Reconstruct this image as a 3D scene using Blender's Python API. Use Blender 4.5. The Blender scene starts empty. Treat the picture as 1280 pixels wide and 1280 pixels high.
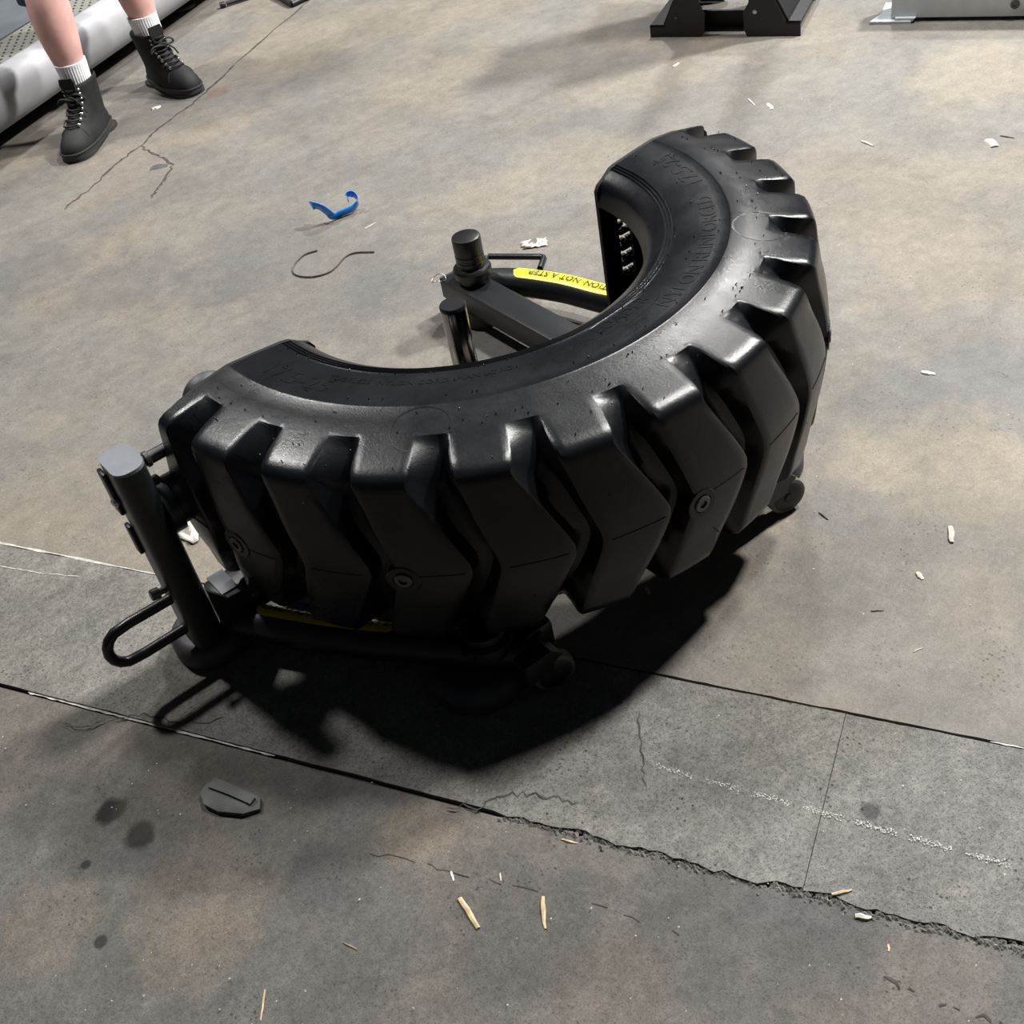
import bpy, bmesh, math, random
from mathutils import Vector, Matrix
R = math.radians
random.seed(7)
scn = bpy.context.scene
col = scn.collection

# ------------------------------------------------------------------ camera
cam_d = bpy.data.cameras.new('camera')
cam = bpy.data.objects.new('camera', cam_d)
col.objects.link(cam)
cam_d.sensor_width = 36
cam_d.lens = 36 * 1500 / 1280
cam_d.clip_end = 100
_X = Vector((.77286, -.61487, -.15691))
_Y = Vector((.50611, .44810, .73693))
_Z = Vector((-.38281, -.64896, .65751))
_m = Matrix((_X, _Y, _Z)).transposed().to_4x4()
_m.translation = Vector((-.95236, -1.59875, 1.5))
cam.matrix_world = _m
scn.camera = cam

# ------------------------------------------------------------------ world, lamps, exposure
world = bpy.data.worlds.new('hall')
scn.world = world
world.use_nodes = True
world.node_tree.nodes['Background'].inputs[0].default_value = (.80, .90, 1.05, 1)
world.node_tree.nodes['Background'].inputs[1].default_value = .03


def lamp(name, loc, power, size, color, target=None):
    l = bpy.data.lights.new(name, 'AREA')
    l.shape = 'DISK'
    l.size = size
    l.energy = power
    l.color = color
    o = bpy.data.objects.new(name, l)
    col.objects.link(o)
    o.location = loc
    t = Vector(target) if target else Vector((loc[0], loc[1], 0))
    o.rotation_euler = (t - Vector(loc)).to_track_quat('-Z', 'Y').to_euler()
    return o


lamp('high_bay_light', (2.9, -.4, 5.9), 470, .60, (1, .985, .955))
lamp('high_bay_light', (5.4, -.5, 5.9), 1200, .60, (1, .985, .955))
lamp('high_bay_light', (-1.1, 3.9, 5.9), 350, .55, (1, .985, .955))
lamp('high_bay_light', (5.4, 3.6, 5.9), 560, .60, (1, .985, .955))
scn.view_settings.view_transform = 'Standard'
scn.view_settings.look = 'None'
scn.view_settings.exposure = 0
scn.view_settings.gamma = 1
scn.view_settings.use_curve_mapping = False


# ------------------------------------------------------------------ material helpers
class NT:
    def __init__(self, name):
        self.m = bpy.data.materials.new(name)
        self.m.use_nodes = True
        self.t = self.m.node_tree
        self.b = self.t.nodes['Principled BSDF']
        self.co = None

    def n(self, kind, **kw):
        o = self.t.nodes.new(kind)
        for k, v in kw.items():
            setattr(o, k, v)
        return o

    def l(self, a, b):
        self.t.links.new(a, b)

    def coord(self, scale=(1, 1, 1), rot=(0, 0, 0)):
        if not self.co:
            self.co = self.n('ShaderNodeTexCoord')
        mp = self.n('ShaderNodeMapping')
        mp.inputs['Scale'].default_value = scale
        mp.inputs['Rotation'].default_value = rot
        self.l(self.co.outputs['Object'], mp.inputs[0])
        return mp.outputs[0]

    def noise(self, scale, detail=4, rough=.55, dist=0, vec=None):
        o = self.n('ShaderNodeTexNoise')
        o.inputs['Scale'].default_value = scale
        o.inputs['Detail'].default_value = detail
        o.inputs['Roughness'].default_value = rough
        o.inputs['Distortion'].default_value = dist
        self.l(vec if vec is not None else self.coord(), o.inputs['Vector'])
        return o.outputs['Fac']

    def ramp(self, fac, *stops, mode='LINEAR'):
        o = self.n('ShaderNodeValToRGB')
        o.color_ramp.interpolation = mode
        els = o.color_ramp.elements
        while len(els) < len(stops):
            els.new(.5)
        for e, (p, c) in zip(els, stops):
            e.position = p
            e.color = (c, c, c, 1) if isinstance(c, (int, float)) else (*c, 1)
        self.l(fac, o.inputs[0])
        return o.outputs[0]

    def mix(self, fac, a, b, mode='MIX'):
        o = self.n('ShaderNodeMix', data_type='RGBA', blend_type=mode)
        for i, v in ((0, fac), (6, a), (7, b)):
            if isinstance(v, (int, float)):
                o.inputs[i].default_value = v if i == 0 else (v, v, v, 1)
            elif isinstance(v, tuple):
                o.inputs[i].default_value = (*v, 1)
            else:
                self.l(v, o.inputs[i])
        return o.outputs[2]

    def math(self, op, a, b=0.0, c=None, clamp=False):
        o = self.n('ShaderNodeMath', operation=op, use_clamp=clamp)
        for i, v in enumerate((a, b, c)):
            if v is None:
                continue
            if isinstance(v, (int, float)):
                o.inputs[i].default_value = v
            else:
                self.l(v, o.inputs[i])
        return o.outputs[0]

    def bump(self, h, strength=.3, dist=.002, normal=None):
        o = self.n('ShaderNodeBump')
        o.inputs['Strength'].default_value = strength
        o.inputs['Distance'].default_value = dist
        self.l(h, o.inputs['Height'])
        if normal is not None:
            self.l(normal, o.inputs['Normal'])
        self.l(o.outputs[0], self.b.inputs['Normal'])
        return o.outputs[0]

    def set(self, **kw):
        for k, v in kw.items():
            i = self.b.inputs[k.replace('_', ' ')]
            if isinstance(v, tuple):
                i.default_value = (*v, 1)
            elif isinstance(v, (int, float)):
                i.default_value = v
            else:
                self.l(v, i)
        return self


def plain(name, color, rough=.5, metal=0.0, var=.12, scale=30, bump=.1, bscale=200, spec=.5):
    t = NT(name)
    c2 = tuple(min(1, x * (1 + var)) for x in color)
    c1 = tuple(x * (1 - var) for x in color)
    t.set(Base_Color=t.ramp(t.noise(scale, 5), (.3, c1), (.7, c2)), Roughness=rough, Metallic=metal)
    t.b.inputs['Specular IOR Level'].default_value = spec
    if bump:
        t.bump(t.noise(bscale, 3), bump, .0015)
    return t.m


M = {}


def concrete(name, tan, grey, dark, pit, rough0, grain=.42):
    t = NT(name)
    big = t.ramp(t.noise(1.3, 7, .62, .6), (.40, 0.0), (.60, 1.0))
    c = t.mix(big, grey, tan)
    med = t.ramp(t.noise(4.2, 8, .68, .4, t.coord((1, 1, 1), (0, 0, 1.05))), (.42, 0.0), (.66, 1.0))
    c = t.mix(t.math('MULTIPLY', med, .55), c, dark)
    # long drag marks of traffic
    streak = t.ramp(t.noise(3.0, 6, .7, .2, t.coord((.5, 3.2, 1), (0, 0, R(-58)))), (.50, 0.0), (.74, 1.0))
    c = t.mix(t.math('MULTIPLY', streak, .34), c, tuple(x * .62 for x in grey))
    light = t.ramp(t.noise(7.0, 9, .75, .3), (.56, 0.0), (.74, 1.0))
    c = t.mix(t.math('MULTIPLY', light, .35), c, tuple(min(1, x * 1.35) for x in tan))
    # placed stains and painted soft shade: (x, y, radius, colour, strength)
    pos = t.coord()
    wob = t.noise(9, 9, .72)
    for (x, y, rad, sc, st) in STAINS_AND_SHADE:
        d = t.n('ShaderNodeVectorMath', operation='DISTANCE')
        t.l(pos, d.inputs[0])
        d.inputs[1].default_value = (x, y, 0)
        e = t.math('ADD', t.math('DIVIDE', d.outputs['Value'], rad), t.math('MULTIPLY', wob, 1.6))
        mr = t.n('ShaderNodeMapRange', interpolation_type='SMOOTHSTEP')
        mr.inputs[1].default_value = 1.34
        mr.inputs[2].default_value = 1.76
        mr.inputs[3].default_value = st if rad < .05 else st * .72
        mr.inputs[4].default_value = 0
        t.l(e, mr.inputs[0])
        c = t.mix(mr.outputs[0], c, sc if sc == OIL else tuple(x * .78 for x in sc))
    mot = t.noise(26, 8, .78, .3)
    c = t.mix(grain * 1.1, c, t.ramp(mot, (.32, .52), (.52, .92), (.72, 1.28)), 'MULTIPLY')
    fine = t.noise(130, 4, .7)
    c = t.mix(grain, c, t.ramp(fine, (.30, .42), (.70, 1.0)), 'MULTIPLY')
    grit = t.ramp(t.noise(420, 2, .6), (.36, .25), (.47, 1.0))
    c = t.mix(grain, c, grit, 'MULTIPLY')
    v = t.n('ShaderNodeTexVoronoi', feature='F1')
    v.inputs['Scale'].default_value = 95
    t.l(t.coord(), v.inputs['Vector'])
    mask = t.ramp(t.noise(9, 3), (.5, 0.0), (.62, 1.0))
    pits = t.ramp(v.outputs['Distance'], (.10, 0.0), (.26, 1.0))
    pitf = t.mix(t.math('MULTIPLY', mask, pit), 1.0, pits)
    c = t.mix(.7, c, pitf, 'MULTIPLY')
    # pale crumbs of dust
    v2 = t.n('ShaderNodeTexVoronoi', feature='F1')
    v2.inputs['Scale'].default_value = 32
    t.l(t.coord(), v2.inputs['Vector'])
    dust = t.ramp(v2.outputs['Distance'], (.025, 1.0), (.05, 0.0))
    dm = t.ramp(t.noise(5.5, 3), (.52, 0.0), (.58, 1.0))
    c = t.mix(t.math('MULTIPLY', t.math('MULTIPLY', dust, dm), .75), c, (.55, .52, .46))
    t.set(Base_Color=c, Roughness=t.math('ADD', t.math('MULTIPLY', t.noise(6, 5), .25), rough0))
    t.b.inputs['Specular IOR Level'].default_value = .28
    h = t.math('ADD', t.math('MULTIPLY', t.noise(160, 5, .7), .6), t.math('MULTIPLY', t.noise(18, 6, .65), .8))
    h = t.math('ADD', h, t.math('MULTIPLY', pitf, .5))
    t.bump(h, .6, .0035)
    return t.m


OIL = (.006, .0055, .005)
NEAR = [(-.62, -.567, .075, (.26, .212, .16), .75), (-1.10, -.30, .10, (.25, .205, .155), .65), (-.95, -.50, .10, (.24, .20, .155), .6), (-.27, -1.21, .10, (.20, .172, .15), .7), (-.576, -.945, .10, (.19, .155, .12), .6), (-.757, -.53, .08, (.085, .085, .083), .6), (-.958, -.18, .034, OIL, 1.0), (-.938, -.26, .032, OIL, 1.0), (-.886, -.225, .10, (.075, .062, .05), .6), (-.80, -.30, .12, (.09, .075, .06), .5),
          (-1.028, -.247, .012, OIL, .8), (-1.062, -.387, .014, OIL, .8), (-.364, -1.02, .20, (.075, .073, .071), .6), (-.60, -.78, .16, (.085, .083, .081), .6), (-.908, -.437, .14, (.25, .205, .155), .6)]
STAINS_AND_SHADE = [(-.366, 1.70, .20, (.135, .137, .138), .7), (-.20, 1.41, .20, (.135, .137, .138), .7), (-.025, 1.18, .20, (.135, .137, .138), .65), (.25, .75, .18, (.135, .137, .138), .6), (.65, -.45, .16, (.17, .172, .172), .7), (.82, -.52, .16, (.17, .172, .172), .65), (.45, -.54, .10, (.37, .315, .24), .75), (.60, -.665, .12, (.37, .315, .24), .75), (.15, -.66, .12, (.15, .14, .125), .6), (.70, .95, .18, (.33, .285, .225), .55), (1.14, 1.5, .18, (.17, .17, .165), .5), (1.05, 2.16, .20, (.15, .148, .145), .5), (1.09, 1.05, .16, (.16, .16, .155), .7),  # far-side greys paint soft shadow bands into the colour; the rest are stains
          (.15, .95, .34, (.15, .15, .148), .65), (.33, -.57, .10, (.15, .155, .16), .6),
          (.55, -.62, .22, (.36, .31, .24), .6), (.95, .90, .25, (.34, .29, .225), .5), (1.95, .33, .25, (.36, .31, .23), .6),
          (.585, 2.375, .05, (.24, .115, .07), .6), (-.73, .66, .22, (.29, .255, .20), .5), (.14, 1.32, .2, (.19, .19, .185), .5), (.28, -.03, .3, (.27, .235, .185), .4)]
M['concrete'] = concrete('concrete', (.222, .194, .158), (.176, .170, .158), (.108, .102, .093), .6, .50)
INF = [(-.45, -.62, .12, (.2, .195, .18), .5), (-.13, -1.0, .02, (.07, .07, .072), .8), (-.05, -.85, .16, (.23, .215, .185), .5)]
STAINS_AND_SHADE = NEAR
M['near_concrete'] = concrete('near_slab_concrete', (.172, .148, .121), (.128, .124, .117), (.078, .074, .068), .7, .55, .55)
STAINS_AND_SHADE = INF
M['infill'] = concrete('infill_concrete', (.235, .220, .192), (.195, .193, .182), (.115, .112, .105), 1.0, .62, .72)
M['bed'] = plain('joint_dirt', (.030, .027, .024), .9, spec=.2)
M['lit_edge'] = plain('lit_joint_edge', (.36, .35, .32), .7, var=.4, scale=60)  # pale colour that paints the lit edges of the slab joints
M['crack'] = plain('crack_dirt', (.06, .055, .048), .95, spec=.1, var=.5, scale=50)
M['chalk'] = plain('chalk', (.40, .39, .365), .95, spec=.1, var=.3, scale=90)


def rubber():
    t = NT('tire_rubber')
    n = t.noise(5, 7, .7, .4)
    c = t.ramp(n, (.35, (.0032, .0037, .0050)), (.62, (.0060, .0066, .0082)), (.80, (.012, .012, .0125)))
    dust = t.ramp(t.noise(11, 8, .75, .8), (.62, 0.0), (.80, 1.0))
    c = t.mix(t.math('MULTIPLY', dust, .28), c, (.036, .036, .036))
    t.set(Base_Color=c, Roughness=t.ramp(t.noise(7, 6, .7), (.3, .22), (.7, .38)))
    t.b.inputs['Specular IOR Level'].default_value = .32
    h = t.math('ADD', t.math('MULTIPLY', t.noise(220, 4, .7), .35), t.math('MULTIPLY', t.noise(14, 5), 1.0))
    t.bump(h, .25, .003)
    return t.m


M['rubber'] = rubber()
M['steel'] = plain('black_powder_coat', (.0085, .0095, .011), .38, var=.15, bump=.25, bscale=600, spec=.4)
M['plate'] = plain('black_plate', (.006, .006, .0065), .6, bump=.1, spec=.3)
M['grip'] = plain('black_grip', (.008, .008, .009), .33, bump=.15, bscale=300)
M['chrome'] = plain('chrome', (.32, .31, .30), .13, 1.0, var=.1, bump=.02)
M['bolt'] = plain('dull_bolt', (.10, .10, .10), .38, .8, bump=.05)
M['cap'] = plain('grey_cap', (.12, .13, .145), .45, bump=.2, bscale=500)
M['yellow'] = plain('yellow_vinyl', (.86, .72, .015), .38, var=.03, bump=0)
M['ink'] = plain('black_ink', (.025, .022, .01), .5, bump=0)
M['pad'] = plain('foot_rubber', (.032, .033, .036), .5, var=.3, scale=18, bump=.2)
M['wheel_rim'] = plain('caster_tread', (.11, .108, .10), .55)
M['zinc'] = plain('zinc', (.42, .42, .42), .35, .7, bump=.05)
M['wood'] = plain('splinter_wood', (.46, .36, .22), .75, var=.35, scale=60, bump=.4)
M['twig'] = plain('dry_twig', (.22, .17, .11), .8, var=.3, scale=80, bump=.3)
M['darkbit'] = plain('dark_debris', (.035, .03, .025), .8, var=.3)
M['stone'] = plain('pale_chip', (.45, .42, .36), .8, var=.25, scale=60, bump=.4)
M['paper'] = plain('pale_film', (.52, .50, .44), .55, var=.2, scale=40, bump=.3)
M['blue'] = plain('blue_plastic', (.015, .24, .80), .28, var=.15, bump=.05)
M['wire'] = plain('grey_wire', (.16, .15, .135), .5, .5)
M['chunk'] = plain('dark_flake', (.055, .056, .056), .7, var=.3, scale=25, bump=.6, bscale=40)
M['skin'] = plain('skin', (.70, .40, .36), .5, var=.16, scale=14, bump=.1, bscale=120)
M['hair'] = plain('brown_hair', (.06, .035, .02), .6)
M['sock'] = plain('white_sock', (.78, .78, .80), .9, var=.04, bump=.3, bscale=260, spec=.1)
M['boot'] = plain('black_nubuck', (.013, .0138, .0145), .72, var=.35, scale=22, bump=.35, bscale=240, spec=.3)
M['sole'] = plain('boot_sole', (.022, .022, .021), .65, var=.3, bump=.2)
M['lace'] = plain('black_lace', (.012, .012, .013), .8)
M['eyelet'] = plain('steel_eyelet', (.45, .45, .45), .3, .9, bump=0)
M['navy'] = plain('navy_cloth', (.012, .020, .045), .85, bump=.3)
M['silver'] = plain('silver_paint', (.36, .36, .375), .5, .1, var=.05, bump=.1, bscale=700)
M['tread'] = plain('foot_rail', (.17, .17, .15), .7, var=.2, scale=90, bump=.3)
M['belt'] = plain('running_belt', (.085, .095, .105), .55, var=.1, scale=10, bump=.2)
M['black'] = plain('black_plastic', (.008, .008, .010), .5, bump=.1)
M['blacksteel'] = plain('black_machine_steel', (.006, .006, .008), .5, bump=.1)
M['whitesteel'] = plain('pale_machine_steel', (.55, .58, .60), .32, .2, var=.05, bump=.15, bscale=500)


# ------------------------------------------------------------------ geometry helpers
def mesh_obj(name, verts, faces, mat, parent=None, angle=35, loc=None):
    me = bpy.data.meshes.new(name)
    me.from_pydata([tuple(v) for v in verts], [], faces)
    bm = bmesh.new()
    bm.from_mesh(me)
    bmesh.ops.recalc_face_normals(bm, faces=bm.faces)
    bm.to_mesh(me)
    bm.free()
    return link(name, me, mat, parent, angle, loc)


def link(name, me, mat, parent=None, angle=35, loc=None):
    if angle:
        me.polygons.foreach_set('use_smooth', [True] * len(me.polygons))
        me.set_sharp_from_angle(angle=R(angle))
    me.materials.append(M[mat] if isinstance(mat, str) else mat)
    o = bpy.data.objects.new(name, me)
    col.objects.link(o)
    if loc is not None:
        o.location = loc
    if parent is not None:
        put(o, parent)
    return o


def put(o, parent):
    o.parent = parent
    if parent.parent is None:           # parts keep their world coordinates
        o.matrix_parent_inverse = Matrix.Translation(-parent.location)


def tag(o, label, cat, group=None, kind=None):
    o['label'] = label
    o['category'] = cat
    if group:
        o['group'] = group
    if kind:
        o['kind'] = kind
    return o


def empty(name, loc, label, cat, group=None):
    o = bpy.data.objects.new(name, None)
    o.empty_display_size = .05
    col.objects.link(o)
    o.location = loc
    return tag(o, label, cat, group)


def box(c, s, bev=0.0, rz=0.0):
    bm = bmesh.new()
    bmesh.ops.create_cube(bm, size=1)
    bmesh.ops.scale(bm, vec=s, verts=bm.verts)
    if bev:
        bmesh.ops.bevel(bm, geom=list(bm.edges), offset=bev, segments=2, affect='EDGES', profile=.5)
    bmesh.ops.rotate(bm, cent=(0, 0, 0), matrix=Matrix.Rotation(rz, 3, 'Z'), verts=bm.verts)
    bmesh.ops.translate(bm, vec=c, verts=bm.verts)
    v = [x.co.copy() for x in bm.verts]
    bm.verts.index_update()
    f = [[x.index for x in fc.verts] for fc in bm.faces]
    bm.free()
    return v, f


def join(*parts):
    V, F = [], []
    for v, f in parts:
        o = len(V)
        V += list(v)
        F += [[i + o for i in x] for x in f]
    return V, F


def frame_of(t, up=Vector((0, 0, 1))):
    t = t.normalized()
    if abs(t.dot(up)) > .98:
        up = Vector((1, 0, 0))
    s = t.cross(up).normalized()
    return s, s.cross(t).normalized()


def catmull(pts, n=8):
    P = [Vector(p) for p in pts]
    P = [P[0] * 2 - P[1]] + P + [P[-1] * 2 - P[-2]]
    out = []
    for i in range(1, len(P) - 2):
        for k in range(n):
            t = k / n
            a, b, c, d = P[i - 1:i + 3]
            out.append(.5 * (2 * b + (c - a) * t + (2 * a - 5 * b + 4 * c - d) * t * t + (3 * b - a - 3 * c + d) * t ** 3))
    out.append(P[-2])
    return out


def tube(pts, r, n=12, closed=False, caps=True):
    """round bar along a polyline; r is a number or one radius per point"""
    P = [Vector(p) for p in pts]
    V, F = [], []
    N = len(P)
    prev = None
    for i, p in enumerate(P):
        if closed:
            t = (P[(i + 1) % N] - P[i - 1]).normalized()
        else:
            t = (P[min(i + 1, N - 1)] - P[max(i - 1, 0)]).normalized()
        if prev is None:
            s, u = frame_of(t)
        else:
            s = (prev - t * prev.dot(t)).normalized()
            u = s.cross(t).normalized()
        prev = s
        rr = r[i] if isinstance(r, (list, tuple)) else r
        for k in range(n):
            a = 2 * math.pi * k / n
            V.append(p + (s * math.cos(a) + u * math.sin(a)) * rr)
    for i in range(N if closed else N - 1):
        for k in range(n):
            j = (i + 1) % N
            F.append([i * n + k, i * n + (k + 1) % n, j * n + (k + 1) % n, j * n + k])
    if caps and not closed:
        F.append([k for k in range(n)][::-1])
        F.append([(N - 1) * n + k for k in range(n)])
    return V, F


def lathe(profile, base, axis=(0, 0, 1), n=32, cap=True):
    """profile [(r, h)] turned about an axis through base"""
    a = Vector(axis).normalized()
    s, u = frame_of(a, Vector((0, 0, 1)) if abs(a.z) < .9 else Vector((1, 0, 0)))
    b = Vector(base)
    V, F = [], []
    for r, h in profile:
        for k in range(n):
            t = 2 * math.pi * k / n
            V.append(b + a * h + (s * math.cos(t) + u * math.sin(t)) * r)
    for i in range(len(profile) - 1):
        for k in range(n):
            F.append([i * n + k, i * n + (k + 1) % n, (i + 1) * n + (k + 1) % n, (i + 1) * n + k])
    if cap:
        F.append(list(range(n))[::-1])
        F.append([(len(profile) - 1) * n + k for k in range(n)])
    return V, F


def prism(poly, z0, z1, fn=None):
    """extrude a 2D polygon; fn maps (x, y, z) to space"""
    fn = fn or (lambda x, y, z: Vector((x, y, z)))
    n = len(poly)
    V = [fn(x, y, z0) for x, y in poly] + [fn(x, y, z1) for x, y in poly]
    F = [list(range(n))[::-1], list(range(n, 2 * n))]
    for i in range(n):
        j = (i + 1) % n
        F.append([i, j, n + j, n + i])
    return V, F


def rrect(w, h, r, n=6):
    out = []
    for cx, cy, a0 in ((w / 2 - r, h / 2 - r, 0), (-w / 2 + r, h / 2 - r, 90), (-w / 2 + r, -h / 2 + r, 180), (w / 2 - r, -h / 2 + r, 270)):
        for k in range(n + 1):
            a = R(a0 + 90 * k / n)
            out.append((cx + r * math.cos(a), cy + r * math.sin(a)))
    return out


def curve_fill(splines, extrude):
    """flat filled outline with holes, as a mesh (verts in the x/y plane)"""
    cu = bpy.data.curves.new('tmp', 'CURVE')
    cu.dimensions = '2D'
    cu.fill_mode = 'BOTH'
    cu.extrude = extrude
    for s in splines:
        sp = cu.splines.new('POLY')
        sp.points.add(len(s) - 1)
        for p, (x, y) in zip(sp.points, s):
            p.co = (x, y, 0, 1)
        sp.use_cyclic_u = True
    return curve_mesh(cu)


def curve_mesh(cu):
    o = bpy.data.objects.new('tmp', cu)
    col.objects.link(o)
    dg = bpy.context.evaluated_depsgraph_get()
    me = o.evaluated_get(dg).to_mesh()
    V = [v.co.copy() for v in me.vertices]
    F = [list(p.vertices) for p in me.polygons]
    o.evaluated_get(dg).to_mesh_clear()
    bpy.data.objects.remove(o)
    bpy.data.curves.remove(cu)
    return V, F


def text_mesh(s, size, extrude=0.0, bold=0.0):
    cu = bpy.data.curves.new('tmp', 'FONT')
    cu.body = s
    cu.size = size
    cu.align_x = 'CENTER'
    cu.align_y = 'CENTER'
    cu.extrude = extrude
    cu.offset = bold
    cu.resolution_u = 3
    return curve_mesh(cu)


# floor directions: A runs along the joints, B across them
FA = Vector((.492, -.8706, 0))
FB = Vector((.8706, .492, 0))


def fab(a, b, z=0.0):
    return FA * a + FB * b + Vector((0, 0, z))


# ------------------------------------------------------------------ floor
floor = mesh_obj('floor', *box((1, 3, -.047), (26, 26, .08)), 'bed', None, 0)
floor['kind'] = 'structure'
JA, JB, JC = -.757, -.442, .745


def jag(a0, a1, b, step, amp, gap=0.0, seed=0):
    rnd = random.Random(seed)
    out = []
    n = max(1, int(abs(a1 - a0) / step))
    w = 0.0
    for i in range(n + 1):
        a = a0 + (a1 - a0) * i / n
        k = amp(a) if callable(amp) else amp
        w = w * .6 + rnd.uniform(-1, 1) * .6
        out.append((a, b + gap + w * k))
    return out


def slab(poly, z, mat):
    fn = lambda x, y, h: fab(x, y, h)
    return mesh_obj('slab', *prism(poly, -.018, z, fn), mat, floor, 0)


def amp_edge(a):
    return .0007 if a < .30 else (.008 if a < 1.15 else .002)


far_edge = jag(-3.0, 3.0, JB, .015, .0012, .003, 3)
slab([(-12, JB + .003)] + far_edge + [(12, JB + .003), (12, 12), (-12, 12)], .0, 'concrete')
near_edge = jag(-3.0, 3.0, JA, .015, lambda a: amp_edge(a) * .25, -.0022, 5)
slab([(-12, JA - .0035), (-12, -9), (12, -9), (12, JA - .0035)] + near_edge[::-1], -.003, 'near_concrete')
sa = jag(-3.0, JC - .0005, JA, .012, amp_edge, .004, 9)
sb = jag(-3.0, JC - .0005, JB, .015, .001, -.003, 11)
slab([(-12, JA + .004)] + sa + sb[::-1] + [(-12, JB - .003)], .0015, 'infill')
sa = jag(JC + .0005, 3.0, JA, .012, amp_edge, .006, 13)
sb = jag(JC + .0005, 3.0, JB, .015, .001, -.003, 15)
slab(sa + [(12, JA + .004), (12, JB - .003)] + sb[::-1], .0005, 'infill')


def ribbon(name, pts, w, mat, jit=0.0, seg=6, seed=1, z=.0008):
    rnd = random.Random(seed)
    P = []
    for i in range(len(pts) - 1):
        a, b = Vector((*pts[i], 0)), Vector((*pts[i + 1], 0))
        for k in range(seg):
            P.append(a.lerp(b, k / seg))
    P.append(Vector((*pts[-1], 0)))
    V, F = [], []
    for i, p in enumerate(P):
        t = P[min(i + 1, len(P) - 1)] - P[max(i - 1, 0)]
        s = Vector((-t.y, t.x, 0)).normalized()
        q = p + s * rnd.uniform(-jit, jit)
        ww = w * rnd.uniform(.35, 1.2) * (0.3 if i in (0, len(P) - 1) else 1)
        V += [q - s * ww / 2 + Vector((0, 0, z)), q + s * ww / 2 + Vector((0, 0, z))]
    for i in range(len(P) - 1):
        if name == 'crack' and z < .0005 and rnd.random() < .35:
            continue
        F.append([2 * i, 2 * i + 1, 2 * i + 3, 2 * i + 2])
    return mesh_obj(name, V, F, mat, floor, 0)


ribbon('crack', [(1.32, 2.91), (1.197, 2.831), (.782, 2.57), (.576, 2.43), (.481, 2.367), (.324, 2.298), (.222, 2.221), (.114, 2.163), (-.007, 2.078), (-.147, 2.0)], .009, 'crack', .006, 7, 2)
ribbon('crack', [(.216, 2.209), (.206, 2.143), (.214, 2.07), (.213, 1.973), (.156, 1.909), (.106, 1.866), (.064, 1.813)], .009, 'crack', .006, 6, 3)
ribbon('crack', [(-.70, -.533), (-.648, -.606), (-.625, -.655), (-.572, -.738), (-.504, -.832), (-.477, -.90), (-.446, -.96)], .0022, 'crack', .004, 6, 4, -.0022)
ribbon('crack', [(-.307, -1.167), (-.296, -1.213), (-.275, -1.256), (-.249, -1.304)], .004, 'crack', .004, 6, 5, -.0022)
ribbon('crack', [(-.237, -.64), (-.286, -.699), (-.327, -.75)], .0028, 'crack', .003, 8, 6, .0022)
ribbon('crack', [(-.948, .051), (-.913, .008), (-.869, -.012), (-.829, -.041), (-.788, -.114), (-.732, -.156)], .003, 'crack', .005, 6, 7, .0022)
ribbon('crack', [(-.56, -.565), (-.53, -.60), (-.50, -.60), (-.465, -.63), (-.44, -.66), (-.415, -.70)], .0035, 'crack', .006, 6, 8, .0022)
ribbon('lit_joint_edge', [tuple(fab(a, JB + .001).xy) for a in (-1.6, -1.2, -.9, -.55)], .006, 'lit_edge', .0005, 14, 20, .0007)  # pale ribbons stand in for light caught on the joint edges
ribbon('lit_joint_edge', [tuple(fab(a, JB).xy) for a in (.95, 1.1, 1.2, 1.3)], .0028, 'lit_edge', .0008, 14, 21, .0006)
ribbon('lit_joint_edge', [tuple(fab(a, JA + .0015).xy) for a in (-.62, -.5, -.3, -.1)], .0045, 'lit_edge', .0005, 14, 22, -.001)
ribbon('lit_joint_edge', [tuple(fab(a, JA - .001).xy) for a in (1.12, 1.2, 1.35)], .005, 'lit_edge', .0008, 14, 23, -.001)
ribbon('scratch', [(-.88, .543), (-.83, .46), (-.772, .38)], .002, 'chalk', .001, 10, 24, .0022)

# dashed chalk line along the infill strip, one mesh of flecks
rnd = random.Random(31)
V, F = [], []
for i in range(900):
    t = rnd.random()
    if (t * 7.0) % 1 > .78:
        continue
    p = Vector((-.289, -.734, 0)).lerp(Vector((-.06, -1.197, 0)), t)
    p += FB * rnd.gauss(0, .0028) + Vector((0, 0, .0020 + rnd.random() * .0006))
    r = rnd.uniform(.0003, .0013)
    k0 = len(V)
    for k in range(5):
        a = k * 1.2566 + rnd.uniform(-.4, .4)
        V.append(p + Vector((math.cos(a), math.sin(a), 0)) * r * rnd.uniform(.6, 1.3))
    F.append([k0 + k for k in range(5)])
o = mesh_obj('chalk_line', V, F, 'chalk', floor, 0)
o['kind'] = 'stuff'


def lump(rnd, p, r, flat=.5):
    V = []
    for (x, y, z) in ((1, 0, 0), (-1, 0, 0), (0, 1, 0), (0, -1, 0), (0, 0, 1), (0, 0, -1)):
        V.append(Vector(p) + Vector((x * r * rnd.uniform(.6, 1.4), y * r * rnd.uniform(.6, 1.4), z * r * flat * rnd.uniform(.7, 1.2))))
    return V, [[0, 2, 4], [2, 1, 4], [1, 3, 4], [3, 0, 4], [2, 0, 5], [1, 2, 5], [3, 1, 5], [0, 3, 5]]


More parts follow.
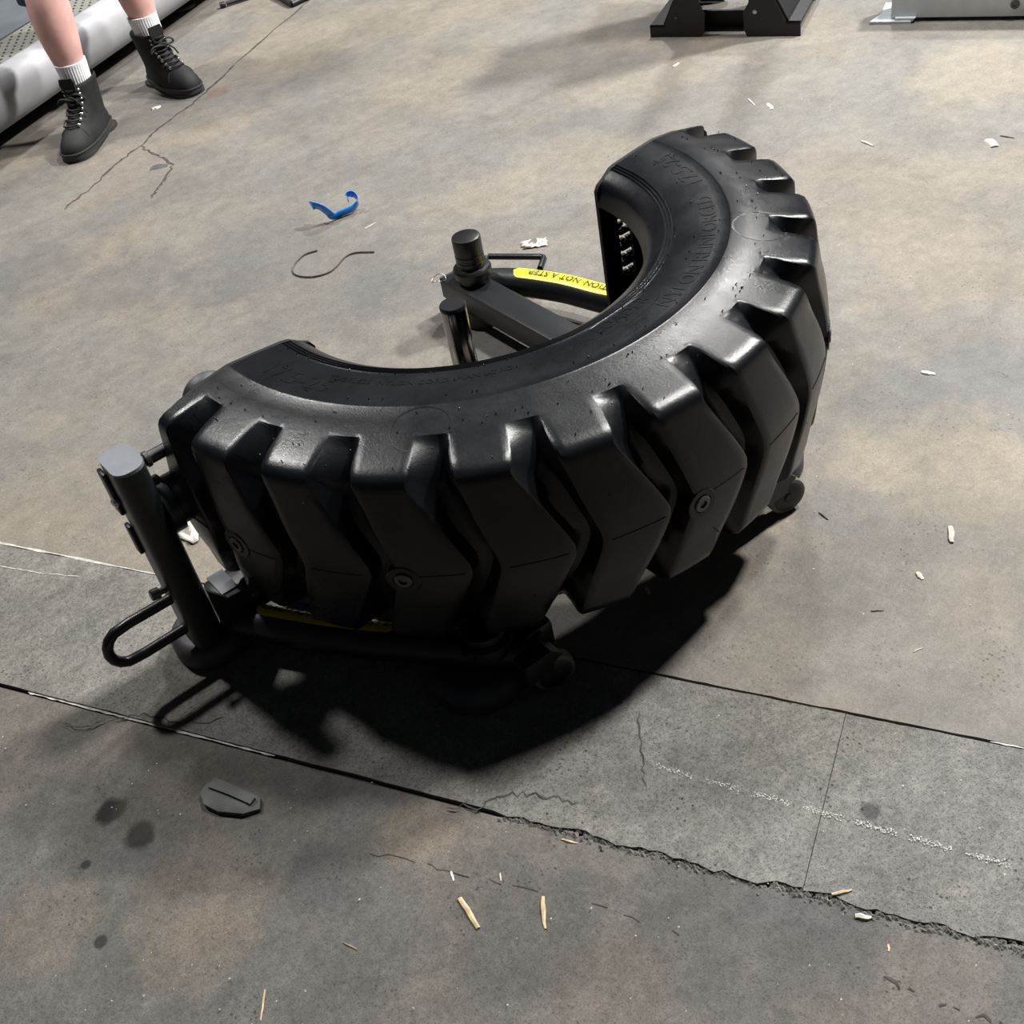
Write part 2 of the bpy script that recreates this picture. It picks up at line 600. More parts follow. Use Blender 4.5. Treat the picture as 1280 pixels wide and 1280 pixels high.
parts = []
for i in range(1500):
    a = rnd.uniform(.30, 1.20)
    b = JA + rnd.gauss(.003, .0055)
    parts.append(lump(rnd, fab(a, b, -.0035), rnd.choice((.0012, .002, .003, .0045, .006)), .75))
o = mesh_obj('crumbled_edge', *join(*parts), 'infill', floor, 0)
o['kind'] = 'stuff'
parts = []
for i in range(700):
    px, py = rnd.uniform(-1.25, 2.2), rnd.uniform(-1.3, 2.9)
    if rnd.random() < .5:
        px, py = rnd.uniform(-1.2, .5), rnd.uniform(-1.3, .3)
    parts.append(lump(rnd, (px, py, .001), rnd.uniform(.0006, .0016), .5))
o = mesh_obj('pale_grit', *join(*parts), 'stone', floor, 0)
o['kind'] = 'stuff'

# ------------------------------------------------------------------ the tire machine
mach = empty('tire_flip_machine', (0, 0, 0), 'black half-tire flip trainer on a low steel floor frame', 'gym machine')
ZM = .315
UP = [  # outer r, z   base r, z   (upper half, bead to crown; z from the mid plane)
    (.3085, .114, None), (.3135, .134, None), (.3180, .1475, None), (.322, .1540, None), (.331, .1615, None), (.3445, .1700, None),
    (.3475, .1712, None), (.3490, .1742, None), (.3510, .1722, None), (.3535, .1726, None), (.3550, .1756, None), (.3570, .1735, None),
    (.3595, .1740, None), (.3610, .1770, None), (.3630, .1748, None), (.380, .1785, None), (.410, .1820, None), (.440, .1842, None),
    (.4555, .1847, None), (.4585, .1859, None), (.4615, .1846, None), (.490, .1827, None), (.512, .1795, None),
    (.5195, .1782, (.5195, .1782)), (.5225, .1777, (.5240, .1700)), (.534, .1756, (.5330, .1610)), (.552, .1723, (.5420, .1500)),
    (.570, .1685, (.5490, .1400)), (.583, .1650, (.5540, .1300)), (.5925, .1595, (.5580, .1210)), (.5975, .1520, (.5610, .1130)),
    (.5998, .1400, (.5645, .1050)), (.6030, .1120, (.5690, .0900)), (.6080, .0850, (.5745, .0700)), (.6120, .0600, (.5785, .0520)),
    (.6145, .0380, (.5815, .0350)), (.6160, .0200, (.5830, .0190)), (.6165, .0080, (.5835, .0080))]


def halfwidth(z, top):
    z = abs(z)
    k = min(1, max(0, (.176 - z) / .026))
    if z > .150:
        return 2.55 + .65 * k
    e = z / .150
    c = 1.9
    s = 3.2 if top else 2.85
    return c + (s - c) * e ** 1.3


def phase(z, top):
    e = min(1, max(0, abs(z) / .150))
    f = math.sqrt(e * e + .006) - math.sqrt(.006)
    f /= math.sqrt(1.006) - math.sqrt(.006)
    return 5.0 + ((0 - 5.0) if top else (-.6 - 5.0)) * f


rows = []
for (r, z, b) in UP:
    rows.append((r, z, b, True))
for (r, z, b) in UP[::-1]:
    rows.append((r, -z, (b[0], -b[1]) if b else None, False))
inner = [(.3085, -.114), (.325, -.116), (.36, -.136), (.42, -.148), (.47, -.144), (.502, -.118), (.522, -.06), (.525, 0),
         (.522, .06), (.502, .118), (.47, .144), (.42, .148), (.36, .136), (.325, .116), (.3085, .114)]
PITCH = 14.25
C0 = -116.9
cols = []       # (groove index, kind, value)
for k in range(-7, 11):
    for kind in ('e0', 'w0', 'f0', 'f1', 'f2', 'f3', 'w1', 'e1', 'l1', 'l2', 'l3', 'l4', 'l5', 'l6'):
        cols.append((k, kind))
V, F, PIECE = [], [], []
NC = len(cols)


def tire_point(row, k, kind):
    r, z, b, top = row
    hw = halfwidth(z, top)
    cen = C0 + k * PITCH + phase(z, top)
    d = 0.0
    wall = .9
    az_ = abs(z)
    wall0 = .75 + (2.9 * max(0, (az_ - .07) / .106) if az_ > .07 else 0)
    if kind == 'e0': off = -hw - .40
    elif kind == 'e1': off = hw + .40
    elif kind == 'w0': off, d = -hw, .07
    elif kind == 'w1': off, d = hw, .07
    elif kind[0] == 'f':
        q = (0, .3, .7, 1)[int(kind[1])]
        off = (-hw + min(wall0, hw * 1.35)) * (1 - q) + (hw - wall) * q
        d = (.9, 1, 1, .9)[int(kind[1])]
    else:
        i = int(kind[1]) / 7
        off = (hw + .40) * (1 - i) + (PITCH - hw - .40) * i
    if b and d:
        r, z = r + (b[0] - r) * d, z + (b[1] - z) * d
    a = R(cen + off)
    return Vector((r * math.cos(a), r * math.sin(a), ZM + z))


for row in rows:
    for k, kind in cols:
        V.append(tire_point(row, k, kind))
for (r, z) in inner:
    for k, kind in cols:
        p = tire_point((r, z, None, z > 0), k, kind)
        V.append(p)
NR = len(rows)
for i in range(NR - 1):
    groove_zone = rows[i][2] is not None and rows[i + 1][2] is not None
    for j in range(NC - 1):
        F.append([i * NC + j, i * NC + j + 1, (i + 1) * NC + j + 1, (i + 1) * NC + j])
        kind, k = cols[j][1], cols[j][0]
        is_lug = groove_zone and (kind[0] in 'el' or kind in ('w0', 'w1', 'f3'))
        if kind == 'e0': k -= 1
        if kind == 'w0': k -= 1
        PIECE.append(k + 50 if is_lug else 0)
for i in range(len(inner) - 1):
    for j in range(NC - 1):
        o = NR * NC
        F.append([o + i * NC + j, o + i * NC + j + 1, o + (i + 1) * NC + j + 1, o + (i + 1) * NC + j])
        PIECE.append(0)
me = bpy.data.meshes.new('tire')
me.from_pydata(V, [], F)
bm = bmesh.new()
bm.from_mesh(me)
lay = bm.faces.layers.int.new('piece')
bm.faces.ensure_lookup_table()
for f, p in zip(bm.faces, PIECE):
    f[lay] = p
bmesh.ops.remove_doubles(bm, verts=bm.verts, dist=1e-6)
bmesh.ops.recalc_face_normals(bm, faces=bm.faces)
bmesh.ops.bisect_plane(bm, geom=list(bm.verts) + list(bm.edges) + list(bm.faces), plane_co=(0, 0, 0), plane_no=(0, 1, 0), clear_outer=True)
c = bm.faces[:] and sum((f.normal.dot(f.calc_center_median() - Vector((0, 0, ZM))) for f in bm.faces if f.calc_center_median().xy.length > .6))
if c < 0:
    bmesh.ops.reverse_faces(bm, faces=bm.faces)
bm.to_mesh(me)
bm.free()
me.polygons.foreach_set('use_smooth', [True] * len(me.polygons))
me.set_sharp_from_angle(angle=R(38))
pieces = [d.value for d in me.attributes['piece'].data]
norms = [tuple(n.vector) for n in me.corner_normals]
groups = {}
for p in me.polygons:
    groups.setdefault(pieces[p.index], []).append(p)
tire = None
def islands(polys):
    par = {}
    def find(x):
        while par.setdefault(x, x) != x:
            par[x] = par[par[x]]
            x = par[x]
        return x
    for p in polys:
        vs = list(p.vertices)
        for v in vs[1:]:
            par[find(v)] = find(vs[0])
    out = {}
    for p in polys:
        out.setdefault(find(p.vertices[0]), []).append(p)
    return list(out.values())


todo = [(0, groups[0])]
for pid in sorted(groups):
    if pid:
        todo += [(pid, g) for g in islands(groups[pid])]
for pid, polys in todo:
    vm, vv, ff, nn = {}, [], [], []
    for p in polys:
        f = []
        for li in p.loop_indices:
            vi = me.loops[li].vertex_index
            if vi not in vm:
                vm[vi] = len(vv)
                vv.append(tuple(me.vertices[vi].co))
            f.append(vm[vi])
            nn.append(norms[li])
        ff.append(f)
    m2 = bpy.data.meshes.new('tire' if pid == 0 else 'tread_lug')
    m2.from_pydata(vv, [], ff)
    m2.polygons.foreach_set('use_smooth', [True] * len(m2.polygons))
    m2.normals_split_custom_set(nn)
    m2.materials.append(M['rubber'])
    o = bpy.data.objects.new(m2.name, m2)
    col.objects.link(o)
    if pid == 0:
        tire = o
        put(o, mach)
        o['label'] = 'black half loader tire lying flat with deep chevron tread'
    else:
        put(o, tire)
bpy.data.meshes.remove(me)


def ztop(r):
    for (r0, z0, _), (r1, z1, _) in zip(UP[3:], UP[4:]):
        if r0 <= r <= r1:
            return ZM + z0 + (z1 - z0) * (r - r0) / (r1 - r0)
    return ZM + .18


def polar(th, r, dz=0.0):
    return Vector((r * math.cos(R(th)), r * math.sin(R(th)), ztop(r) + dz))


def side_text(s, th, r0, size, name='raised_lettering', rot=0.0):
    v, f = text_mesh(s, size, .0005, 0)
    out = []
    for p in v:
        x, y = p.x * math.cos(rot) - p.y * math.sin(rot), p.x * math.sin(rot) + p.y * math.cos(rot)
        out.append(polar(th + math.degrees(x / r0), r0 - y, p.z + .0002))
    return mesh_obj(name, out, f, 'rubber', tire, 0)


side_text('NYLON REINFORCED', -56, .425, .036)
side_text('17.5-25', -17, .425, .046)
side_text('17.5-25', -164, .420, .046)
side_text('TUBELESS  NYLON CORD  MAX LOAD', -136, .395, .017)
side_text('LOADER', -86, .385, .030)
# oval badge outline and round badges pressed into the sidewall
def ring_on_side(th, r, a, b, w=.0016, n=40, name='badge_ring'):
    pts = []
    for k in range(n):
        t = 2 * math.pi * k / n
        x, y = a * math.cos(t), b * math.sin(t)
        pts.append(polar(th + math.degrees(x / r), r - y, -.72 * w))
    segs, cur = [], []
    for p in pts + pts[:1]:
        th_ = math.degrees(math.atan2(p.y, p.x))
        k = round((th_ - C0) / PITCH)
        if p.xy.length > .5185 and abs(th_ - C0 - k * PITCH) < 3.0:
            if len(cur) > 1:
                segs.append(cur)
            cur = []
        else:
            cur.append(p)
    if len(cur) > 1:
        segs.append(cur)
    mesh_obj(name, *join(*[tube(c_, w, 6, False) for c_ in segs]), 'rubber', tire, 60)


ring_on_side(-86, .388, .085, .024)
ring_on_side(-133, .505, .0455, .044, .0030)
ring_on_side(-47.1, .505, .0455, .044, .0030)
# vent spews, too small to pick apart
rnd = random.Random(5)
parts = []
for i in range(150):
    th, r = rnd.uniform(-178, -2), rnd.choice((.366, .40, .44, .475, .50, .512, .545, .575))
    p = polar(th, r)
    q = p + Vector((rnd.uniform(-.002, .002), rnd.uniform(-.002, .002), .0028))
    parts.append(tube([p, q], .0009, 5))
for i in range(90):
    th, z = rnd.uniform(-178, -2), rnd.uniform(-.10, .13)
    k = round((th - C0) / PITCH)
    if abs(th - C0 - k * PITCH - phase(z, z > 0)) < 4.5:
        continue
    p = Vector((.606 * math.cos(R(th)), .606 * math.sin(R(th)), ZM + z))
    parts.append(tube([p, p * 1.0 + Vector((math.cos(R(th)), math.sin(R(th)), 0)) * .006], .0009, 5))
o = mesh_obj('vent_spew', *join(*parts), 'rubber', tire, 0)
o['kind'] = 'stuff'
# parting line round the crown
for k in range(-5, 10):
    a0, a1 = C0 + k * PITCH + 5.0 + 3.0, C0 + (k + 1) * PITCH + 5.0 - 3.0
    a0, a1 = max(a0, -179), min(a1, -1)
    if a1 - a0 < 2:
        continue
    pts = [Vector((.6168 * math.cos(R(a0 + (a1 - a0) * t / 5)), .6168 * math.sin(R(a0 + (a1 - a0) * t / 5)), ZM - .004)) for t in range(6)]
    mesh_obj('mold_seam', *tube(pts, .0007, 4), 'rubber', tire, 60)
# socket bolts through the tread
for th, z in ((-94.6, .299), (-137.8, .305), (-165.2, .312), (-51, .305), (-20, .305)):
    d = Vector((math.cos(R(th)), math.sin(R(th)), 0))
    w = mesh_obj('tread_washer', *lathe([(.026, -.012), (.026, .0), (.0245, .0012), (.016, .0012), (.0155, -.001)], d * .6165 + Vector((0, 0, z)), d, 28), 'rubber', tire, 30)
    w['label'] = 'black countersunk rubber ring around a tread bolt'
    b = mesh_obj('tread_bolt', *lathe([(.0135, -.006), (.0135, .0026), (.012, .0036), (.0068, .0036), (.0062, .0005)], d * .6165 + Vector((0, 0, z)), d, 24), 'bolt', tire, 30)
    b['label'] = 'dull steel socket bolt head in the tread'

# end plates over the two cut faces; the far one carries cut-out letters
def plate_outline(sgn):
    top = [(.310, .142), (.3165, .1525)] + [(r, z - .0012) for r, z, b in UP[4:24:3]] + [(.5225, .175), (.552, .168), (.582, .158), (.594, .146), (.600, .11), (.603, .06)]
    out = top + [(r, -z) for r, z in top[::-1]]
    return [(sgn * r, z) for r, z in out]


def letter(shape, z_start, u_base, w, h):
    """stencil letter; x runs down the plate, y runs outward"""
    return [(u_base + y * h, z_start - x * w - ZM) for x, y in shape]


LE = [(0, 0), (.95, 0), (.80, .30), (.72, .30), (.74, .14), (.42, .12), (.42, .40), (.62, .34), (.62, .62), (.42, .56), (.42, .88), (.76, .86), (.72, .70), (.80, .70), (.95, 1), (0, 1), (0, .88), (.08, .86), (.08, .14), (0, .12)]
LF = [(0, 0), (.52, 0), (.52, .10), (.42, .12), (.42, .40), (.62, .34), (.62, .62), (.42, .56), (.42, .88), (.76, .86), (.72, .68), (.80, .68), (.95, 1), (0, 1), (0, .88), (.08, .86), (.08, .14), (0, .12)]
LR1 = [(0, 0), (.40, 0), (.40, 1), (0, 1), (0, .88), (.08, .86), (.08, .14), (0, .12)]
LR2 = [(.46, .0), (.52, .40), (.62, .40), (.80, 0), (1.02, 0), (.86, .42), (.98, .60), (.98, .82), (.84, 1), (.46, 1), (.46, .86), (.66, .84), (.68, .60), (.60, .52), (.46, .52)]
LETTERS = []
zz = .3835
for shp in ((LR1, LR2), (LE,), (LE,), (LF,)):
    for s in shp:
        LETTERS.append(letter(s, zz, .3515, .0265, .033))
    zz -= .0345
for sgn, holes in ((1, LETTERS), (-1, [])):
    v, f = curve_fill([plate_outline(sgn)] + holes, .004)
    v = [Vector((p.x, .0045 + p.z, ZM + p.y)) for p in v]
    o = mesh_obj('end_plate', v, f, 'plate', tire, 30)
    o['label'] = 'black steel plate with cut-out stencil letters closing the far tire end' if holes else 'black steel plate closing the near-post tire end'
# round stop pad on the near-post end plate
mesh_obj('stop_pad', *lathe([(.040, 0), (.043, .004), (.043, .020), (.039, .024)], (-.50, .010, .452), (0, 1, 0), 32), 'pad', tire, 40)

# ---- posts
post = mesh_obj('post', *prism(rrect(.054, .084, .022), .055, .440, lambda x, y, z: Vector((-.672 + x, -.004 + y, z))), 'steel', mach, 40)
cp = prism(rrect(.053, .083, .022), .440, .446, lambda x, y, z: Vector((-.672 + x, -.004 + y, z)))
o = mesh_obj('post_cap', *cp, 'cap', post, 40)
o['label'] = 'flat grey plastic cap on the post'
mesh_obj('slotted_strip', *join(box((-.702, .022, .385), (.008, .026, .085), .003), box((-.702, .022, .285), (.008, .020, .060), .003)), 'steel', post, 40)
mesh_obj('pin_head', *lathe([(.008, 0), (.009, .004), (.006, .008)], (-.702, .012, .372), (-1, -.2, 0), 16), 'zinc', post, 40)
# hub carrying the tire and the pin above it
mesh_obj('pivot_hub', *lathe([(.050, 0), (.050, .02), (.043, .022), (.043, .06)], (-.648, .0, .330), (1, 0, 0), 28), 'steel', mach, 40)
mesh_obj('locking_pin', *lathe([(.010, 0), (.010, .014), (.0135, .016), (.0135, .022), (.011, .024), (.011, .075)], (-.650, .020, .408), (1, 0, 0), 18), 'bolt', mach, 40)
# pull handle: a bent bar standing in an upright plane
hp = [(-.690, -.004, .158), (-.74, -.004, .159), (-.775, -.004, .160)]
for k in range(1, 8):
    a = R(90 + 180 * k / 8)
    hp.append((-.790 + .037 * math.cos(a), -.004, .1225 + .0375 * math.sin(a)))
hp += [(-.775, -.004, .085), (-.74, -.004, .085), (-.690, -.004, .085)]
o = mesh_obj('pull_handle', *tube(hp, .0096, 12), 'grip', post, 60)
o['label'] = 'bent black bar handle low on the post'
mesh_obj('plunger', *lathe([(.006, 0), (.006, .012), (.010, .013), (.010, .026), (.008, .028)], (-.698, -.010, .186), (-1, 0, .15), 14), 'bolt', post, 40)
mesh_obj('foot_pad', *lathe([(.064, 0), (.072, .006), (.072, .038), (.066, .046), (.058, .048), (.054, .050)], (-.655, .018, 0), (0, 0, 1), 40), 'pad', mach, 40)
mesh_obj('post', *prism(rrect(.05, .08, .02), .055, .27, lambda x, y, z: Vector((.672 + x, y, z))), 'steel', mach, 40)
mesh_obj('foot_pad', *lathe([(.064, 0), (.072, .006), (.072, .038), (.066, .046), (.054, .050)], (.66, 0, 0), (0, 0, 1), 40), 'pad', mach, 40)
mesh_obj('pivot_hub', *lathe([(.036, 0), (.036, .05)], (.652, .0, .225), (-1, 0, 0), 24), 'steel', mach, 40)
# cross beam between the posts, with bracket and cover at the near-post end
mesh_obj('cross_beam', *box((0, 0, .088), (1.27, .064, .070), .008), 'steel', mach, 40)
mesh_obj('beam_cover', *box((-.607, .001, .125), (.032, .060, .005), .0015), 'cap', mach, 40)
mesh_obj('gusset', *join(prism([(-.645, .05), (-.565, .05), (-.565, .125), (-.620, .130), (-.645, .165)], -.046, -.036, lambda x, z, y: Vector((x, y, z))),), 'steel', mach, 40)
mesh_obj('gusset_bolt', *lathe([(.007, 0), (.007, .004), (.005, .005)], (-.575, -.046, .105), (0, -1, 0), 6), 'bolt', mach, 0)
# side beam that runs across the frame to the bumper
mesh_obj('side_beam', *box((.292, .06, .071), (.078, .98, .060), .010), 'steel', mach, 40)
mesh_obj('beam_end_cap', *box((.292, .552, .071), (.070, .006, .052), .002), 'black', mach, 40)
mesh_obj('side_beam', *box((-.292, -.24, .071), (.078, .46, .060), .010), 'steel', mach, 40)
# bumper post
bump_c = (.300, .472, .098)
mesh_obj('bumper', *lathe([(.0345, 0), (.0345, .02), (.044, .021), (.0445, .026), (.0445, .036), (.041, .041), (.033, .042), (.0315, .046), (.033, .050), (.033, .058), (.0318, .060), (.0318, .063), (.033, .065), (.033, .073), (.0318, .075), (.0318, .078), (.033, .080), (.033, .112), (.0315, .1155), (.027, .117)], bump_c, (0, 0, 1), 40), 'grip', mach, 30)
mesh_obj('bumper', *lathe([(.0345, 0), (.0345, .02), (.044, .021), (.044, .036), (.033, .040), (.033, .053), (.028, .055)], (-.36, -.43, .085), (0, 0, 1), 32), 'grip', mach, 30)
rg = [(.255 - .02 * t + .012 * math.sin(t * 5), .505 + .012 * math.cos(t * 4), .112 + .004 * math.sin(3 * t)) for t in (0, .4, .8, 1.2, 1.6, 2.0)]
ring = [Vector((.245, .508, .118)) + Vector((-.5, .866, 0)) * 0 + Vector((math.cos(t) * .018 - .010, math.sin(t) * .016 + .012, .004 * math.sin(2 * t))) for t in [k * .4 for k in range(16)]]
o = mesh_obj('cotter_ring', *tube(ring, .0011, 6, True), 'zinc', mach, 60)
# low carry bar behind the bumper
hb = catmull([(.345, .535, .075), (.40, .575, .075), (.475, .478, .075), (.489, .455, .072), (.480, .440, .060), (.450, .420, .050)], 5)
hb = [Vector(p) for p in ((.330, .500, .072), (.405, .572, .072), (.412, .572, .072), (.488, .466, .072), (.490, .459, .072), (.487, .453, .072), (.452, .425, .072))]
mesh_obj('carry_bar', *tube(hb, .0075, 10), 'grip', mach, 60)
# curved guard tubes, each with its yellow sticker
def guard(pts, s0, s1, lab, shift=0.0, flip=1):
    P = catmull(pts, 10)
    rt = .032
    t_ = mesh_obj('guard_tube', *tube(P, rt, 20), 'steel', mach, 60)
    L = [0.0]
    for a, b in zip(P, P[1:]):
        L.append(L[-1] + (b - a).length)

    def at(s):
        for i in range(len(P) - 1):
            if L[i + 1] >= s or i == len(P) - 2:
                k = (s - L[i]) / (L[i + 1] - L[i])
                p = P[i].lerp(P[i + 1], k)
                i0, i1 = max(0, i - 1), min(len(P) - 1, i + 2)
                t = ((P[i + 1] - P[i0]).normalized() * (1 - k) + (P[i1] - P[i]).normalized() * k).normalized()
                side = Vector((0, 0, 1)).cross(t).normalized()
                return p, side

    def on(s, y, lift):
        p, side = at(s)
        a = y / rt + shift
        return p + (Vector((0, 0, 1)) * math.cos(a) + side * math.sin(a)) * (rt + lift)
    hw_ = .0205
    n, V, F = 60, [], []
    for i in range(n + 1):
        s = s0 + (s1 - s0) * i / n
        e = min(s - s0, s1 - s)
        w = hw_ if e >= hw_ else math.sqrt(max(1e-9, hw_ ** 2 - (hw_ - e) ** 2))
        for k in range(9):
            V.append(on(s, w * (k / 4 - 1), .0007))
    for i in range(n):
        for k in range(8):
            F.append([i * 9 + k, i * 9 + k + 1, i * 9 + 10 + k, i * 9 + 9 + k])
    st = mesh_obj('caution_sticker', V, F, 'yellow', t_, 60)
    st['label'] = lab
    v, f = text_mesh('CAUTION: NOT A STEP', .0245, 0, .0004)
    mid = (s0 + s1) / 2
    mesh_obj('sticker_lettering', [on(mid + p.x * 1.0, p.y * .95, .0024) for p in v], f, 'ink', t_, 0)
    return t_


guard([(.60, -.01, .068), (.515, .085, .068), (.465, .200, .068), (.432, .322, .068), (.380, .438, .068), (.320, .510, .068)], .16, .50, 'yellow pill-shaped sticker reading CAUTION: NOT A STEP')
guard([(-.62, -.01, .056), (-.565, -.105, .056), (-.502, -.205, .056), (-.422, -.315, .058), (-.345, -.415, .062), (-.285, -.475, .064)], .06, .332, 'yellow caution sticker mostly hidden under the tire', .42)
# ground pads and casters on the near side
mesh_obj('foot_pad', *lathe([(.070, 0), (.078, .006), (.078, .034), (.070, .042), (.056, .046)], (-.375, -.405, 0), (0, 0, 1), 40), 'pad', mach, 40)
mesh_obj('foot_pad', *lathe([(.066, 0), (.072, .005), (.072, .030), (.066, .036), (.056, .038)], (.325, -.385, 0), (0, 0, 1), 40), 'pad', mach, 40)
mesh_obj('foot_pad', *lathe([(.05, 0), (.055, .005), (.055, .034), (.05, .042)], (.300, .472, 0), (0, 0, 1), 32), 'pad', mach, 40)
for (x, y) in ((-.292, -.502), (.262, -.492)):
    w = mesh_obj('caster_wheel', *lathe([(.030, -.011), (.036, -.009), (.037, 0), (.036, .009), (.030, .011)], (x, y, .037), (.25, 1, 0), 32), 'wheel_rim', mach, 40)
    w['label'] = 'small caster wheel with a grey tread'
    for s in (-1, 1):
        mesh_obj('wheel_face', *lathe([(.0305, .0105), (.028, .0122), (.010, .0125), (.008, .015)], (x, y, .037), (.25 * s, s, 0), 24), 'black', w, 40)
    mesh_obj('caster_bracket', *prism([(-.055, .094), (-.004, .094), (.016, .074), (.010, .050), (-.055, .050)], -.016, .016, lambda a, z, h: Vector((x + a, y + h + .004, z))), 'steel', mach, 40)
# chrome peg standing in the middle of the frame
pg = mesh_obj('weight_peg', *lathe([(.0245, 0), (.0245, .285), (.0235, .2875)], (.004, .078, .05), (0, 0, 1), 32), 'chrome', mach, 40)
pg['label'] = 'upright chrome weight peg with a black cap'
mesh_obj('peg_cap', *lathe([(.0252, 0), (.0252, .006), (.0235, .0085)], (.004, .078, .3365), (0, 0, 1), 32), 'grip', pg, 40)
mesh_obj('peg_mount', *box((.004, .05, .075), (.075, .11, .045), .006), 'steel', mach, 40)

# ------------------------------------------------------------------ person (only the lower legs are in the picture)
HL, HR = Vector((.178, 2.50, 0)), Vector((.530, 2.66, 0))       # ankles
def body():
    me = bpy.data.meshes.new('person')
    pel = (.37, 2.66, .86)
    P = [(*pel, .115, .10), (.37, 2.655, 1.02, .125, .095), (.37, 2.645, 1.20, .150, .10), (.37, 2.64, 1.33, .13, .085), (.37, 2.635, 1.41, .055, .055), (.37, 2.62, 1.49, .070, .075), (.37, 2.61, 1.58, .078, .092), (.37, 2.615, 1.655, .055, .065),
         (0.273, 2.586, .80, .088, .09), (0.203, 2.531, .62, .072, .075), (0.178, 2.471, .46, .070, .072), (0.170, 2.471, .385, .073, .073), (0.168, 2.468, .30, .064, .065), (0.166, 2.464, .22, .047, .047), (0.164, 2.456, .12, .036, .038),
         (0.440, 2.656, .80, .088, .09), (0.495, 2.656, .62, .072, .075), (0.510, 2.648, .46, .070, .072), (0.512, 2.650, .385, .073, .073), (0.515, 2.648, .30, .064, .065), (0.519, 2.644, .22, .047, .047), (0.521, 2.636, .12, .036, .038),
         (.20, 2.64, 1.315, .056, .056), (.125, 2.63, 1.10, .042, .042), (.15, 2.50, .92, .035, .032), (.20, 2.43, .88, .032, .02),
         (.54, 2.64, 1.315, .056, .056), (.615, 2.64, 1.10, .042, .042), (.60, 2.52, .92, .035, .032), (.55, 2.45, .88, .032, .02)]
    E = [(0, 1), (1, 2), (2, 3), (3, 4), (4, 5), (5, 6), (6, 7), (0, 8), (8, 9), (9, 10), (10, 11), (11, 12), (12, 13), (13, 14), (0, 15), (15, 16), (16, 17), (17, 18), (18, 19), (19, 20), (20, 21),
         (3, 22), (22, 23), (23, 24), (24, 25), (3, 26), (26, 27), (27, 28), (28, 29)]
    base = 25
    for h, dx in ((25, .012), (29, -.012)):     # fingers and thumb rooted in the palm
        px, py, pz = P[h][:3]
        for k in range(4):
            i = len(P)
            fx = (k - 1.5) * .018
            P.append((px + fx + dx, py - .03, pz - .02, .009, .009))
            P.append((px + fx + dx * 1.5, py - .05, pz - .055 + .006 * abs(k - 1.4), .008, .008))
            E += [(h, i), (i, i + 1)]
        i = len(P)
        P.append((px + dx * 3.4, py - .01, pz - .01, .010, .010))
        P.append((px + dx * 3.8, py - .035, pz - .035, .008, .008))
        E += [(h, i), (i, i + 1)]
    me.from_pydata([p[:3] for p in P], E, [])
    o = bpy.data.objects.new('person', me)
    col.objects.link(o)
    me.materials.append(M['skin'])
    o.modifiers.new('skin', 'SKIN')
    sub = o.modifiers.new('smooth', 'SUBSURF')
    sub.levels = sub.render_levels = 2
    sk = me.skin_vertices[0].data
    for s, p in zip(sk, P):
        s.radius = (p[3], p[4])
        s.use_root = False
    sk[0].use_root = True
    dg = bpy.context.evaluated_depsgraph_get()
    m2 = bpy.data.meshes.new_from_object(o.evaluated_get(dg))
    o.modifiers.clear()
    o.data = m2
    bpy.data.meshes.remove(me)
    m2.polygons.foreach_set('use_smooth', [True] * len(m2.polygons))
    return o


person = body()
tag(person, 'person in shorts standing in white socks and black lace-up boots', 'person')


def loft(sections, n=28, cap=True):
    """sections: (centre, rx, ry, rotz)"""
    V, F = [], []
    for c, rx, ry, rz in sections:
        for k in range(n):
            a = 2 * math.pi * k / n
            x, y = rx * math.cos(a), ry * math.sin(a)
            V.append(Vector(c) + Vector((x * math.cos(rz) - y * math.sin(rz), x * math.sin(rz) + y * math.cos(rz), 0)))
    for i in range(len(sections) - 1):
        for k in range(n):
            F.append([i * n + k, i * n + (k + 1) % n, (i + 1) * n + (k + 1) % n, (i + 1) * n + k])
    if cap:
        F.append(list(range(n))[::-1])
        F.append([(len(sections) - 1) * n + k for k in range(n)])
    return V, F


